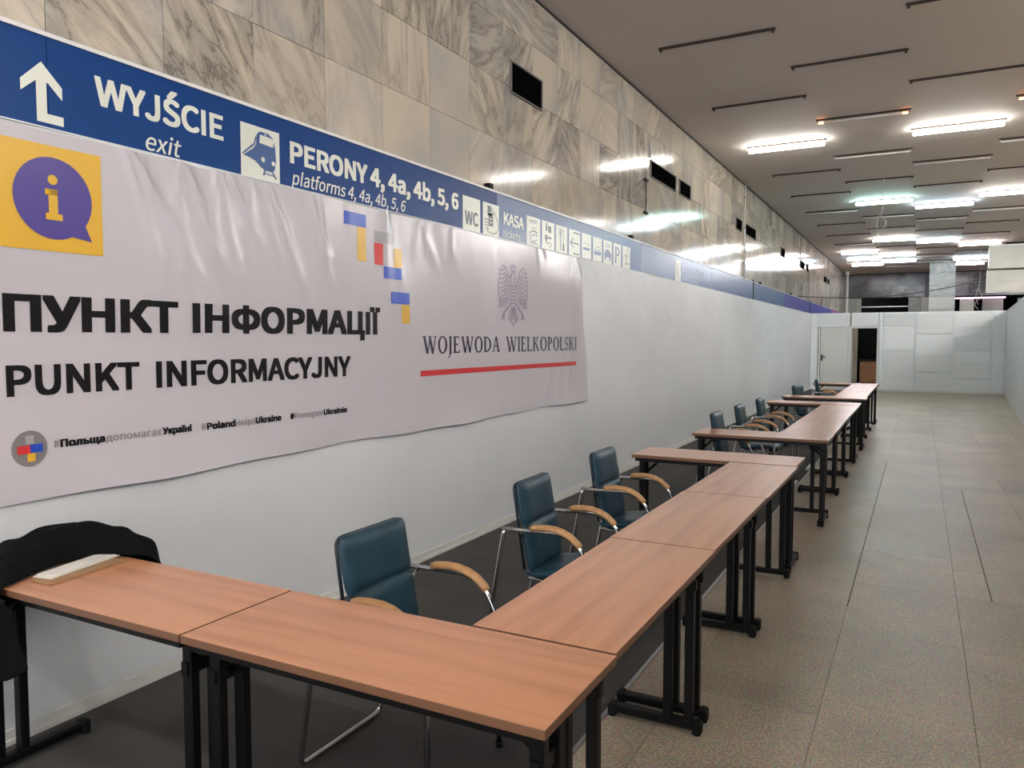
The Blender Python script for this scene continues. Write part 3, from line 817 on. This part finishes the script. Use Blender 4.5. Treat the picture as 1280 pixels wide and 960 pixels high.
# crowned eagle emblem in fine line work
I = Ink()
cx, cz = 5.895, 1.985
def pt(a, b): return (cx + a*.27, cz + b*.26)
LW = .0115
for s in (-1, 1):
    I.line([pt(s*.22, .10), pt(s*.30, .45), pt(s*.50, .80), pt(s*.72, .86), pt(s*.90, .60), pt(s*.98, .25), pt(s*.97, -.10), pt(s*.88, -.36)], LW)
    for k in range(9):                 # long feathers
        a0 = .98 - .10*k*.2
        zz_ = .78 - .135*k
        I.line([pt(s*(.52+.03*k*.2), zz_-.02), pt(s*(.74), zz_-.10), pt(s*(.96-.012*k), zz_-.06-.02*k)], LW*.9)
        I.line([pt(s*.34, zz_*.8-.02), pt(s*.48, zz_*.8-.12), pt(s*.58, zz_*.8-.04)], LW*.8)
    for k in range(5):
        I.line([pt(s*(.34+.12*k), -.18), pt(s*(.46+.13*k), -.44-.02*k), pt(s*(.42+.14*k), -.58+.03*k)], LW*.9)
    I.line([pt(s*.18, -.35), pt(s*.40, -.55), pt(s*.62, -.66), pt(s*.74, -.82)], LW*1.6)   # legs and claws
    for q in (-.10, .02, .14): I.line([pt(s*.62, -.66), pt(s*(.66+q), -.90)], LW)
    I.line([pt(s*.12, .34), pt(s*.26, .05), pt(s*.24, -.25), pt(s*.10, -.42)], LW)          # body
    I.line([pt(s*.10, -.42), pt(s*.34, -.80), pt(s*.22, -.94), pt(0, -1.04)], LW)           # tail
    for k in range(3): I.line([pt(s*.04*k, -.48), pt(s*(.06+.09*k), -.92)], LW*.9)
for k in range(6):
    zz_ = .22 - .11*k
    I.line([pt(-.18, zz_+.03), pt(-.08, zz_-.03), pt(0, zz_+.02), pt(.08, zz_-.03), pt(.18, zz_+.03)], LW*.9)
I.line([pt(-.12, .34), pt(-.16, .52), pt(-.08, .66), pt(.06, .68), pt(.12, .56), pt(.08, .44), pt(.12, .34)], LW*1.1)
I.line([pt(-.08, .60), pt(-.26, .52), pt(-.14, .50)], LW*1.4)
I.line([pt(-.12, .70), pt(.12, .70), pt(.16, .90), pt(.07, .80), pt(0, .96), pt(-.07, .80), pt(-.16, .90), pt(-.12, .70)], LW*1.2)
I.line([pt(0, -1.04), pt(0, -1.12)], LW*1.2)
bi('eagle_emblem', M_inke, I)

# ================================================================ TABLES
L_, D_, H_ = 1.146, .447, .74
def leg_frame(t, s):
    """s=-1/+1: which end. Each upright its own part, foot bar with end caps."""
    x = s*(L_/2 - .055)
    w = .019
    for y in (-D_/2+.085, -D_/2+.172):
        bm = bmesh.new(); box(bm, x-w, x+w, y-w*.9, y+w*.9, .05, .71); bevel(bm, .004, 1)
        link('leg', bm, M_black, t)
    bm = bmesh.new(); box(bm, x-.022, x+.022, -D_/2+.045, D_/2-.035, .018, .052); bevel(bm, .006, 1)
    f = link('foot_bar', bm, M_black, t)
    for y in (-D_/2+.050, D_/2-.040):
        bm = bmesh.new(); box(bm, x-.026, x+.026, y-.017, y+.017, .0, .056); bevel(bm, .006, 1); link('foot_cap', bm, M_rub, f)
    bm = bmesh.new(); box(bm, x-.012, x+.012, -D_/2+.06, -D_/2+.20, .585, .625); box(bm, x-.018, x+.018, -D_/2+.03, D_/2-.03, .695, .714)
    link('cross_bar', bm, M_black, t)
    bm = bmesh.new()
    tube(bm, [(x-s*.02, -D_/2+.13, .60), (x-s*.13, -D_/2+.13, .70)], .011, 6)
    box(bm, x-s*.14-.02, x-s*.14+.02, -D_/2+.10, -D_/2+.16, .695, .712)
    link('folding_brace', bm, M_black, t)
def make_table():
    t = thing('folding_table', '', 'table')
    bm = bmesh.new(); box(bm, -L_/2, L_/2, -D_/2, D_/2, H_-.024, H_); bevel(bm, .0025, 2)
    for f in bm.faces:
        f.material_index = 0 if abs(f.normal.z) > .6 and f.calc_center_median().z > H_-.003 else 1
    tp = link('tabletop', bm, [M_beech, M_beechedge], t)
    for (a, b_, c, d_) in ((-L_/2+.02, L_/2-.02, -D_/2+.02, -D_/2+.042), (-L_/2+.02, L_/2-.02, D_/2-.042, D_/2-.02)):
        bm = bmesh.new(); box(bm, a, b_, c, d_, H_-.050, H_-.024); link('under_rail', bm, M_black, t)
    leg_frame(t, -1); leg_frame(t, 1)
    return t
proto = make_table()
R = pi/2
tables = [
 (-2.416, 1.680, 0, 'beech table against left frame edge with black coat on it'),
 (-1.262, 1.679, 0, 'nearest beech-topped table, crossing in front at bottom centre'),
 (-.922, 2.492, R, 'beech table joining the nearest cross table, first of the long row'),
 (-.924, 3.645, R, 'second beech table of the nearest long row, beside middle chair'),
 (-.916, 4.798, R, 'third beech table of the nearest long row, ending at second cross table'),
 (-1.276, 5.602, 0, 'beech cross table closing far end of the nearest booth'),
 (-1.222, 7.095, 0, 'beech cross table opening the middle booth, nearest of that booth'),
 (-.880, 7.896, R, 'first table of the middle booth row, behind its near cross table'),
 (-.885, 9.047, R, 'second table of the middle booth row, its top reflecting the lamps'),
 (-.885, 10.198, R, 'third table of the middle booth row, touching its far cross table'),
 (-1.240, 11.000, 0, 'cross table closing far end of the middle booth'),
 (-1.225, 12.190, 0, 'cross table opening the farthest booth'),
 (-.900, 12.992, R, 'first table of the farthest booth row, pale with reflected light'),
 (-.900, 14.143, R, 'second table of the farthest booth row, pale with reflected light'),
 (-.900, 15.294, R, 'third table of the farthest booth row, pale with reflected light'),
 (-1.235, 16.100, 0, 'last cross table, nearest the far white partition door'),
]
for i, (x, y, rz, lab) in enumerate(tables):
    o = proto if i == 0 else copy_tree(proto)
    o.location = (x, y, .003 if rz == 0 else 0.0005); o.rotation_euler = (0, 0, rz + (random.uniform(-.004, .004) if i > 2 else 0))
    o['label'] = lab; o['group'] = 'folding tables set in a row of booths'

# ================================================================ CHAIRS (facing +x)
def pad(bm, prof, hw, th, ny=8, dish=.012, seam=None):
    """padded slab following profile prof [(x,z)...] in the xz-plane, half width hw, thickness th"""
    n = len(prof); G = {}
    def nrm(i):
        a = Vector(prof[max(0, i-1)]); b = Vector(prof[min(n-1, i+1)]); d = (b-a).normalized(); return Vector((d.y, -d.x))
    for i in range(n):
        nv = nrm(i); endf = min(1, min(i, n-1-i)/1.5 + .35)
        if seam: endf *= 1 - .5*exp(-((prof[i][1]-seam)/.012)**2) + .10*exp(-((prof[i][1]-seam+.05)/.03)**2)
        for j in range(ny+1):
            v = -1 + 2*j/ny
            ef = (1 - abs(v)**6)**.5 if abs(v) < 1 else 0
            wv = hw * (1 - .06*(1-endf))
            for s in (0, 1):
                off = (th/2) * (.30 + .70*ef) * endf * (1 if s == 0 else -1) + dish*v*v
                G[i,j,s] = bm.verts.new((prof[i][0]+nv.x*off, v*wv, prof[i][1]+nv.y*off))
    for i in range(n-1):
        for j in range(ny):
            bm.faces.new((G[i,j,0], G[i+1,j,0], G[i+1,j+1,0], G[i,j+1,0])); bm.faces.new((G[i,j,1], G[i,j+1,1], G[i+1,j+1,1], G[i+1,j,1]))
    for i in range(n-1):
        for j in (0, ny):
            bm.faces.new((G[i,j,0], G[i,j,1], G[i+1,j,1], G[i+1,j,0]))
    for j in range(ny):
        for i in (0, n-1):
            bm.faces.new((G[i,j,0], G[i,j+1,0], G[i,j+1,1], G[i,j,1]))
def make_chair():
    t = thing('conference_chair', '', 'chair')
    # backrest: upper and lower pad with a stitched groove
    prof = [(-.120,.43),(-.126,.47),(-.134,.52),(-.143,.57),(-.150,.61),(-.156,.640),(-.158,.652),(-.160,.662),(-.162,.672),(-.165,.686),(-.170,.71),(-.178,.75),(-.187,.80),(-.194,.85),(-.197,.872)]
    bm = bmesh.new(); pad(bm, prof, .198, .066, seam=.662)
    o = link('backrest', bm, M_teal, t, smooth=True)
    m_ = o.modifiers.new('sub', 'SUBSURF'); m_.levels = 1; m_.render_levels = 1
    bm = bmesh.new(); tube(bm, arcpts([(-.140,-.194,.45), (-.202,-.194,.866), (-.202,.194,.866), (-.140,.194,.45)], .04, 4), .007, 6)
    link('piping', bm, M_tealdark, o)
    bm = bmesh.new(); tube(bm, [(-.1435+.012*(q/6-.5)**2*4, -.188+.376*q/6, .662+.002*sin(q*2)) for q in range(7)], .0028, 5); link('seam', bm, M_tealdark, o)
    bm = bmesh.new()
    prof = [(-.150,.425),(-.10,.415),(-.03,.425),(.06,.440),(.14,.448),(.20,.445),(.232,.425),(.242,.402)]
    pad(bm, prof[::-1], .205, .062)
    o = link('seat', bm, M_teal, t, smooth=True); m_ = o.modifiers.new('sub', 'SUBSURF'); m_.levels = 1; m_.render_levels = 1
    for s in (-1, 1):
        y = s*.246
        # chrome arm tube running into the front leg
        pts = arcpts([(-.235,y,.655), (.08,y,.662), (.165,y,.615), (.225,y,.50), (.225,y,.014)], .07, 5)
        bm = bmesh.new(); tube(bm, pts, .0105, 8); link('front_leg', bm, M_chrome, t)
        bm = bmesh.new(); tube(bm, [(.225,y,.0), (.225,y,.022)], .014, 8); link('foot_glide', bm, M_rub, t)
        # wooden pad
        bm = bmesh.new()
        pr = [(-.080,.674,.015),(-.06,.682,.020),(-.01,.687,.022),(.04,.686,.023),(.085,.676,.023),(.125,.657,.022),(.160,.628,.020),(.172,.614,.015)]
        rings = []
        for k, (x, z, w) in enumerate(pr):
            a = pr[max(0,k-1)]; b = pr[min(len(pr)-1,k+1)]; d_ = Vector((b[0]-a[0], 0, b[1]-a[1])).normalized(); nv = Vector((-d_.z, 0, d_.x))
            ring = []
            for q in range(10):
                an = 2*pi*q/10
                p = Vector((x, y, z-.006)) + Vector((0,1,0))*w*cos(an) + nv*.016*sin(an)
                ring.append(bm.verts.new(p))
            rings.append(ring)
        for A, B in zip(rings[:-1], rings[1:]):
            for q in range(10): bm.faces.new((A[q], A[(q+1)%10], B[(q+1)%10], B[q])).smooth = True
        bm.faces.new(rings[0]); bm.faces.new(rings[-1])
        link('armrest', bm, M_arm, t)
    # rear legs joined by a bar on the floor
    bm = bmesh.new()
    tube(bm, arcpts([(-.225,-.246,.650), (-.235,-.246,.61), (-.345,-.235,.012), (-.345,.235,.012), (-.235,.246,.61), (-.225,.246,.650)], .035, 5), .0105, 8)
    link('rear_frame', bm, M_chrome, t)
    bm = bmesh.new(); tube(bm, [(.226,-.246,.39), (.226,.246,.39)], .0105, 8); link('cross_bar', bm, M_chrome, t)
    for q in (-1, 1):
        bm = bmesh.new(); tube(bm, [(-.15,q*.246,.655), (-.15,q*.17,.60)], .008, 6); link('arm_strut', bm, M_chrome, t)
        bm = bmesh.new(); tube(bm, [(-.14,q*.15,.395), (.226,q*.15,.385)], .009, 6); link('seat_rail', bm, M_chrome, t)
    return t
chair = make_chair()
chairs = [
 (-1.630, 2.305, 0.0, 'teal leather chair with wooden arms nearest camera, behind corner of nearest tables'),
 (-1.555, 3.530, 0.02, 'teal chair with wooden arms, middle of the three in the nearest booth'),
 (-1.600, 4.640, 0.0, 'teal chair with wooden arms, farthest of the three in the nearest booth'),
 (-1.560, 7.600, 0.0, 'teal chair directly behind the near cross table of the middle booth'),
 (-1.540, 8.600, 0.0, 'teal chair in middle of the middle booth, between two others'),
 (-1.520, 9.700, 0.0, 'teal chair farthest back in the middle booth'),
 (-1.500, 12.750, -.25, 'teal chair just behind the near cross table of the farthest booth'),
 (-1.430, 14.700, .15, 'farthest teal chair, seen side-on near the last table'),
]
for i, (x, y, rz, lab) in enumerate(chairs):
    o = chair if i == 0 else copy_tree(chair)
    o.location = (x, y, .003); o.rotation_euler = (0, 0, rz)
    o['label'] = lab; o['group'] = 'teal conference chairs behind the tables'

# ================================================================ COAT AND PAPERS on the first table
bm = bmesh.new()
ctl = [  # y, z of right edge, x of right edge, hump height inside
 (1.425, .50, -2.55, .50), (1.430, .56, -2.57, .56), (1.432, .64, -2.61, .64), (1.436, .71, -2.655, .71), (1.450, .752, -2.685, .765), (1.50, .750, -2.715, .79), (1.58, .750, -2.755, .805),
 (1.66, .750, -2.785, .825), (1.74, .750, -2.800, .845), (1.82, .750, -2.775, .858), (1.88, .752, -2.730, .862), (1.925, .752, -2.600, .850), (1.955, .72, -2.560, .81), (1.972, .64, -2.56, .73), (1.980, .55, -2.58, .62)]
NU = 40; G = {}
sub = []
for a, b_ in zip(ctl[:-1], ctl[1:]):
    for k in range(3):
        t_ = k/3; sub.append(tuple(p*(1-t_)+q*t_ for p, q in zip(a, b_)))
sub.append(ctl[-1])
for j, (y, ze, xe, hm) in enumerate(sub):
    for i in range(NU+1):
        u = i/NU; x = xe + u*(-3.085-xe)
        dd = xe - x
        rise = 1-exp(-(dd/.055)**1.3)
        drop = .42*max(0, (dd-.16))**1.25
        z = ze + (hm-ze)*rise - drop*(1 if hm > .75 else .2)
        fold = .007*sin(x*23+y*29+2*sin(y*11))+.005*sin(x*57-y*23+1)+.006*sin(y*37+x*13+1.5*sin(x*9))
        z += fold*rise*(1 if hm > .75 else .1)
        if x > -3.0: z = max(z, .7475) if 1.46 < y < 1.90 else z
        yy = y + (.014*sin(x*38+z*9)+.010*sin(x*71))*(1 if hm <= .75 or y > 1.94 else .3)
        if hm <= .75 and y < 1.5: yy = min(yy, 1.444); zz2 = z - .05*sin(u*7)*(1-j/12) if j < 12 else z; z = zz2
        if y > 1.93 and x > -3.0: yy = max(yy, 1.915)
        G[i,j] = bm.verts.new((x, yy, z))
for j in range(len(sub)-1):
    for i in range(NU): bm.faces.new((G[i,j], G[i+1,j], G[i+1,j+1], G[i,j+1])).smooth = True
o = link('black_coat', bm, M_coat); md = o.modifiers.new('s', 'SOLIDIFY'); md.thickness = .006; md.offset = 1
md = o.modifiers.new('sub', 'SUBSURF'); md.levels = 1; md.render_levels = 1
tag(o, 'black coat heaped over left end of table and hanging down its front', 'coat')

def quadprism(name, pts, z0, z1, m, parent=None):
    bm = bmesh.new(); lo = [bm.verts.new((x, y, z0)) for x, y in pts]; hi = [bm.verts.new((x, y, z1)) for x, y in pts]
    bm.faces.new(lo[::-1]); bm.faces.new(hi)
    for k in range(len(pts)): bm.faces.new((lo[k], lo[(k+1)%len(pts)], hi[(k+1)%len(pts)], hi[k]))
    return link(name, bm, m, parent)
fo = quadprism('cardboard_folder', [(-2.600,1.550), (-2.700,1.545), (-2.760,1.70), (-2.755,1.83), (-2.635,1.86)], .7445, .753, M_card)
tag(fo, 'thin brown cardboard folder lying flat beside the black coat', 'folder')
t = thing('paper_stack', 'white sheets of paper lying on the brown folder beside coat', 'paper', (0, 0, 0))
quadprism('paper_sheet', [(-2.635,1.575), (-2.715,1.560), (-2.770,1.845), (-2.695,1.875)], .7535, .7565, M_paper, t)
quadprism('paper_sheet', [(-2.645,1.60), (-2.720,1.575), (-2.775,1.83), (-2.705,1.868)], .757, .7595, M_paper, t)

# ================================================================ CEILING STRIP LIGHTS
def fixture_meshes():
    out = {}
    bm = bmesh.new(); box(bm, -.60, .60, -.016, .016, -.022, 0); bevel(bm, .003, 1)
    out['rail'] = bm
    bm = bmesh.new(); tube(bm, [(-.57,0,-.052), (.57,0,-.052)], .013, 8); out['tube'] = bm
    bm = bmesh.new(); tube(bm, [(-.57,0,-.072), (.57,0,-.072)], .036, 12); out['lit'] = bm  # lit tube made thicker than the unlit one to imitate its bloom
    bm = bmesh.new(); box(bm, -.012, .012, -.012, .012, -.046, -.018); out['socket'] = bm
    bm = bmesh.new(); tube(bm, [(-.565,0,-.052), (-.50,0,-.052)], .014, 8); tube(bm, [(.50,0,-.052), (.565,0,-.052)], .014, 8); out['glow'] = bm
    mm = {}
    for k, b in out.items():
        bmesh.ops.recalc_face_normals(b, faces=list(b.faces)); me = bpy.data.meshes.new(k); b.to_mesh(me); b.free(); mm[k] = me
    return mm
FM = fixture_meshes()
FCACHE = {}
def fm(key, m):
    if (key, m.name) not in FCACHE:
        me = FM[key].copy(); me.materials.clear(); me.materials.append(m); FCACHE[key, m.name] = me
    return FCACHE[key, m.name]
def fixture(x, y, state, label, group):
    t = thing('ceiling_strip_light', label, 'light', (x, y, ZC), group=group)
    def ch(name, me, loc=(0,0,0)):
        o = bpy.data.objects.new(name, me); COL.objects.link(o); o.parent = t; o.location = loc; return o
    ch('rail', fm('rail', M_rail))
    ch('socket', fm('socket', M_sock if state != 'dark' else M_rail), (-.575, 0, 0)); ch('socket', fm('socket', M_sock if state != 'dark' else M_rail), (.575, 0, 0))
    if state == 'pale': ch('glass_tube', fm('tube', M_tube))
    elif state == 'orange':
        tb = ch('glass_tube', fm('tube', M_tube)); gl = ch('glowing_tube_end', fm('glow', E_orange))
    elif state != 'dark':
        ch('lit_tube', fm('lit', {'warm': E_warm, 'cool': E_cool, 'blue': E_blue, 'cyan': E_cyan, 'pink': E_pink, 'far': E_fill}[state]))
    return t
colx = {'A': -1.96, 'B': -.79, 'C': .40, 'D': 1.60}
rown = {'A': 'column beside the marble wall', 'B': 'second column from the marble wall', 'C': 'third column from the marble wall', 'D': 'rightmost visible column'}
states = {
 'A': ['dark','dark','warm','dark','dark','pale','dark','dark','pale','pink','blue','pink'],
 'B': ['dark','orange','pale','dark','cyan','pale','dark','warm','dark','warm','blue','pale'],
 'C': ['dark','dark','warm','pale','dark','blue','pale','dark','blue','dark','pale','pale'],
 'D': ['dark','orange','pale','dark','warm','pale','dark','dark','pink','dark','blue','pink']}
desc = {'dark': 'unlit dark strip light without a tube', 'pale': 'unlit strip light with pale tube', 'orange': 'strip light glowing orange at its tube ends',
        'warm': 'lit warm white strip light', 'cyan': 'lit greenish white strip light', 'blue': 'lit bluish white strip light', 'pink': 'lit pinkish white strip light', 'cool': 'lit cool white strip light'}
for c_ in 'ABCD':
    for k, st in enumerate(states[c_]):
        y = (8.21 + 2.40*k) if c_ in 'AC' else (9.45 + 2.42*k)
        if c_ == 'C' and k == 11 or c_ == 'C' and k == 10: pass
        fixture(colx[c_], y, st, '%s, %s in %s' % (desc[st], ordn[k], rown[c_]), 'ceiling strip lights')
# unseen lamps on the hall's grid, added and boosted to brighten the foreground
place = ['over the corridor behind the camera', 'over the hall to the right', 'deep in the hall to the right']
for gx in range(9):
    x = -1.96 + 1.18*gx
    for gy in range(-4, 14):
        y = 8.21 + 2.4*gy + (1.2 if gx % 2 else 0)
        if gx < 4 and y > -.3: continue
        if y > 0 and (x + 6.4)/y < 1.9: continue
        if (gx*5 + gy*3) % 7 == 0: continue
        fixture(x, y, 'far', 'added lit strip light outside the picture, ' + place[0 if gx < 4 else 1 if gx < 7 else 2], 'added strip lights out of view')
for (x, y) in [(5.2, 12.9), (7.6, 10.6), (5.2, 15.4), (7.6, 15.4), (5.2, 17.8), (6.4, 20.2), (4.6, 20.2), (5.2, 22.6), (7.6, 22.6), (5.2, 24.6), (6.4, 26.2), (5.2, 30.2), (7.6, 31.0), (5.2, 34.0), (6.4, 37.0)]:  # unseen fill lights added to brighten the far part of the hall
    fixture(x, y, 'far', 'added lit ceiling strip light outside the picture, beyond the right-hand partition', 'added strip lights out of view')

# ================================================================ WIRES, PIPES, FITTINGS
def wire(name, pts, r, m, label, cat='cable', n=6):
    bm = bmesh.new(); tube(bm, pts, r, n); o = link(name, bm, m); tag(o, label, cat); return o
P0 = Vector((-3.105, 23.3, 2.83)); P1 = Vector((1.77, 28.2, 3.50)); pts = []
for k in range(33):
    t_ = k/32; p = P0.lerp(P1, t_); p.z -= .34*4*t_*(1-t_)*.75; pts.append(p)
wire('sagging_cable', pts, .014, M_cable, 'black cable sagging from blue sign end across to hanging beige box')
def dangler(x, y, z0, z1, label):
    t = thing('dangling_wire', label, 'wire', (x, y, z0))
    bm = bmesh.new(); tube(bm, [(0,0,0), (.01,0,(z1-z0)*.5), (-.03,0,z1-z0)], .006, 5); link('strand', bm, M_wire, t)
    bm = bmesh.new(); L0 = z1-z0
    tube(bm, [(.09*sin(a*pi/8)*1-.03, 0, L0+.02 - .55*(a/16) + 0 if a < 17 else 0) for a in range(17)], .006, 5)
    tube(bm, [(-.03-.07*sin(a*pi/16), 0, L0+.1-.5*(a/16)) for a in range(17)], .005, 5)
    link('loop', bm, M_wire, t)
dangler(-.70, 16.64, ZC, 3.95, 'thin white wires dangling from ceiling beside the greenish lit strip light')
dangler(1.56, 27.3, ZC, 3.05, 'thin white wire dangling beside the hanging beige box')
t = thing('wall_pipe', 'thin white vertical pipe on marble wall between two vents', 'pipe', (XW+.02, 16.05, 2.82))
bm = bmesh.new(); tube(bm, [(0,0,0), (0,0,1.86)], .016, 8); link('pipe', bm, M_tube, t)
bm = bmesh.new(); tube(bm, [(-.01,.14,0), (-.01,.14,1.0)], .010, 6); link('thin_pipe', bm, M_sock, t)
for z in (.3, 1.0, 1.6):
    bm = bmesh.new(); box(bm, -.02, .018, -.03, .03, z, z+.03); link('clip', bm, M_sock, t)
t = thing('wall_wire', 'short white wire hanging down to the long vent', 'wire', (XW+.01, 9.92, 3.97))
bm = bmesh.new(); tube(bm, [(0,0,0), (.006,.01,.1), (0,0,.2)], .014, 6); link('strand', bm, M_wire, t)
t = thing('wall_fitting', 'small dark hooks joined by thin cord on marble wall below long vent', 'fitting', (XW, 9.74, 3.22))
bm = bmesh.new(); tube(bm, [(.012,0,0), (.014,.01,.2), (.012,0,.42)], .006, 5); link('cord', bm, M_rail, t)
for z in (0, .42):
    bm = bmesh.new(); box(bm, .001, .03, -.06, .06, z-.012, z+.02); link('hook', bm, M_rub, t)
bm = bmesh.new(); tube(bm, [(XW+.02, 24.2, 3.95), (XW+.02, 24.2, 4.62)], .014, 6)
tag(link('upper_wall_pipe', bm, M_sock), 'short thin grey pipe high on marble wall above far vents', 'pipe')
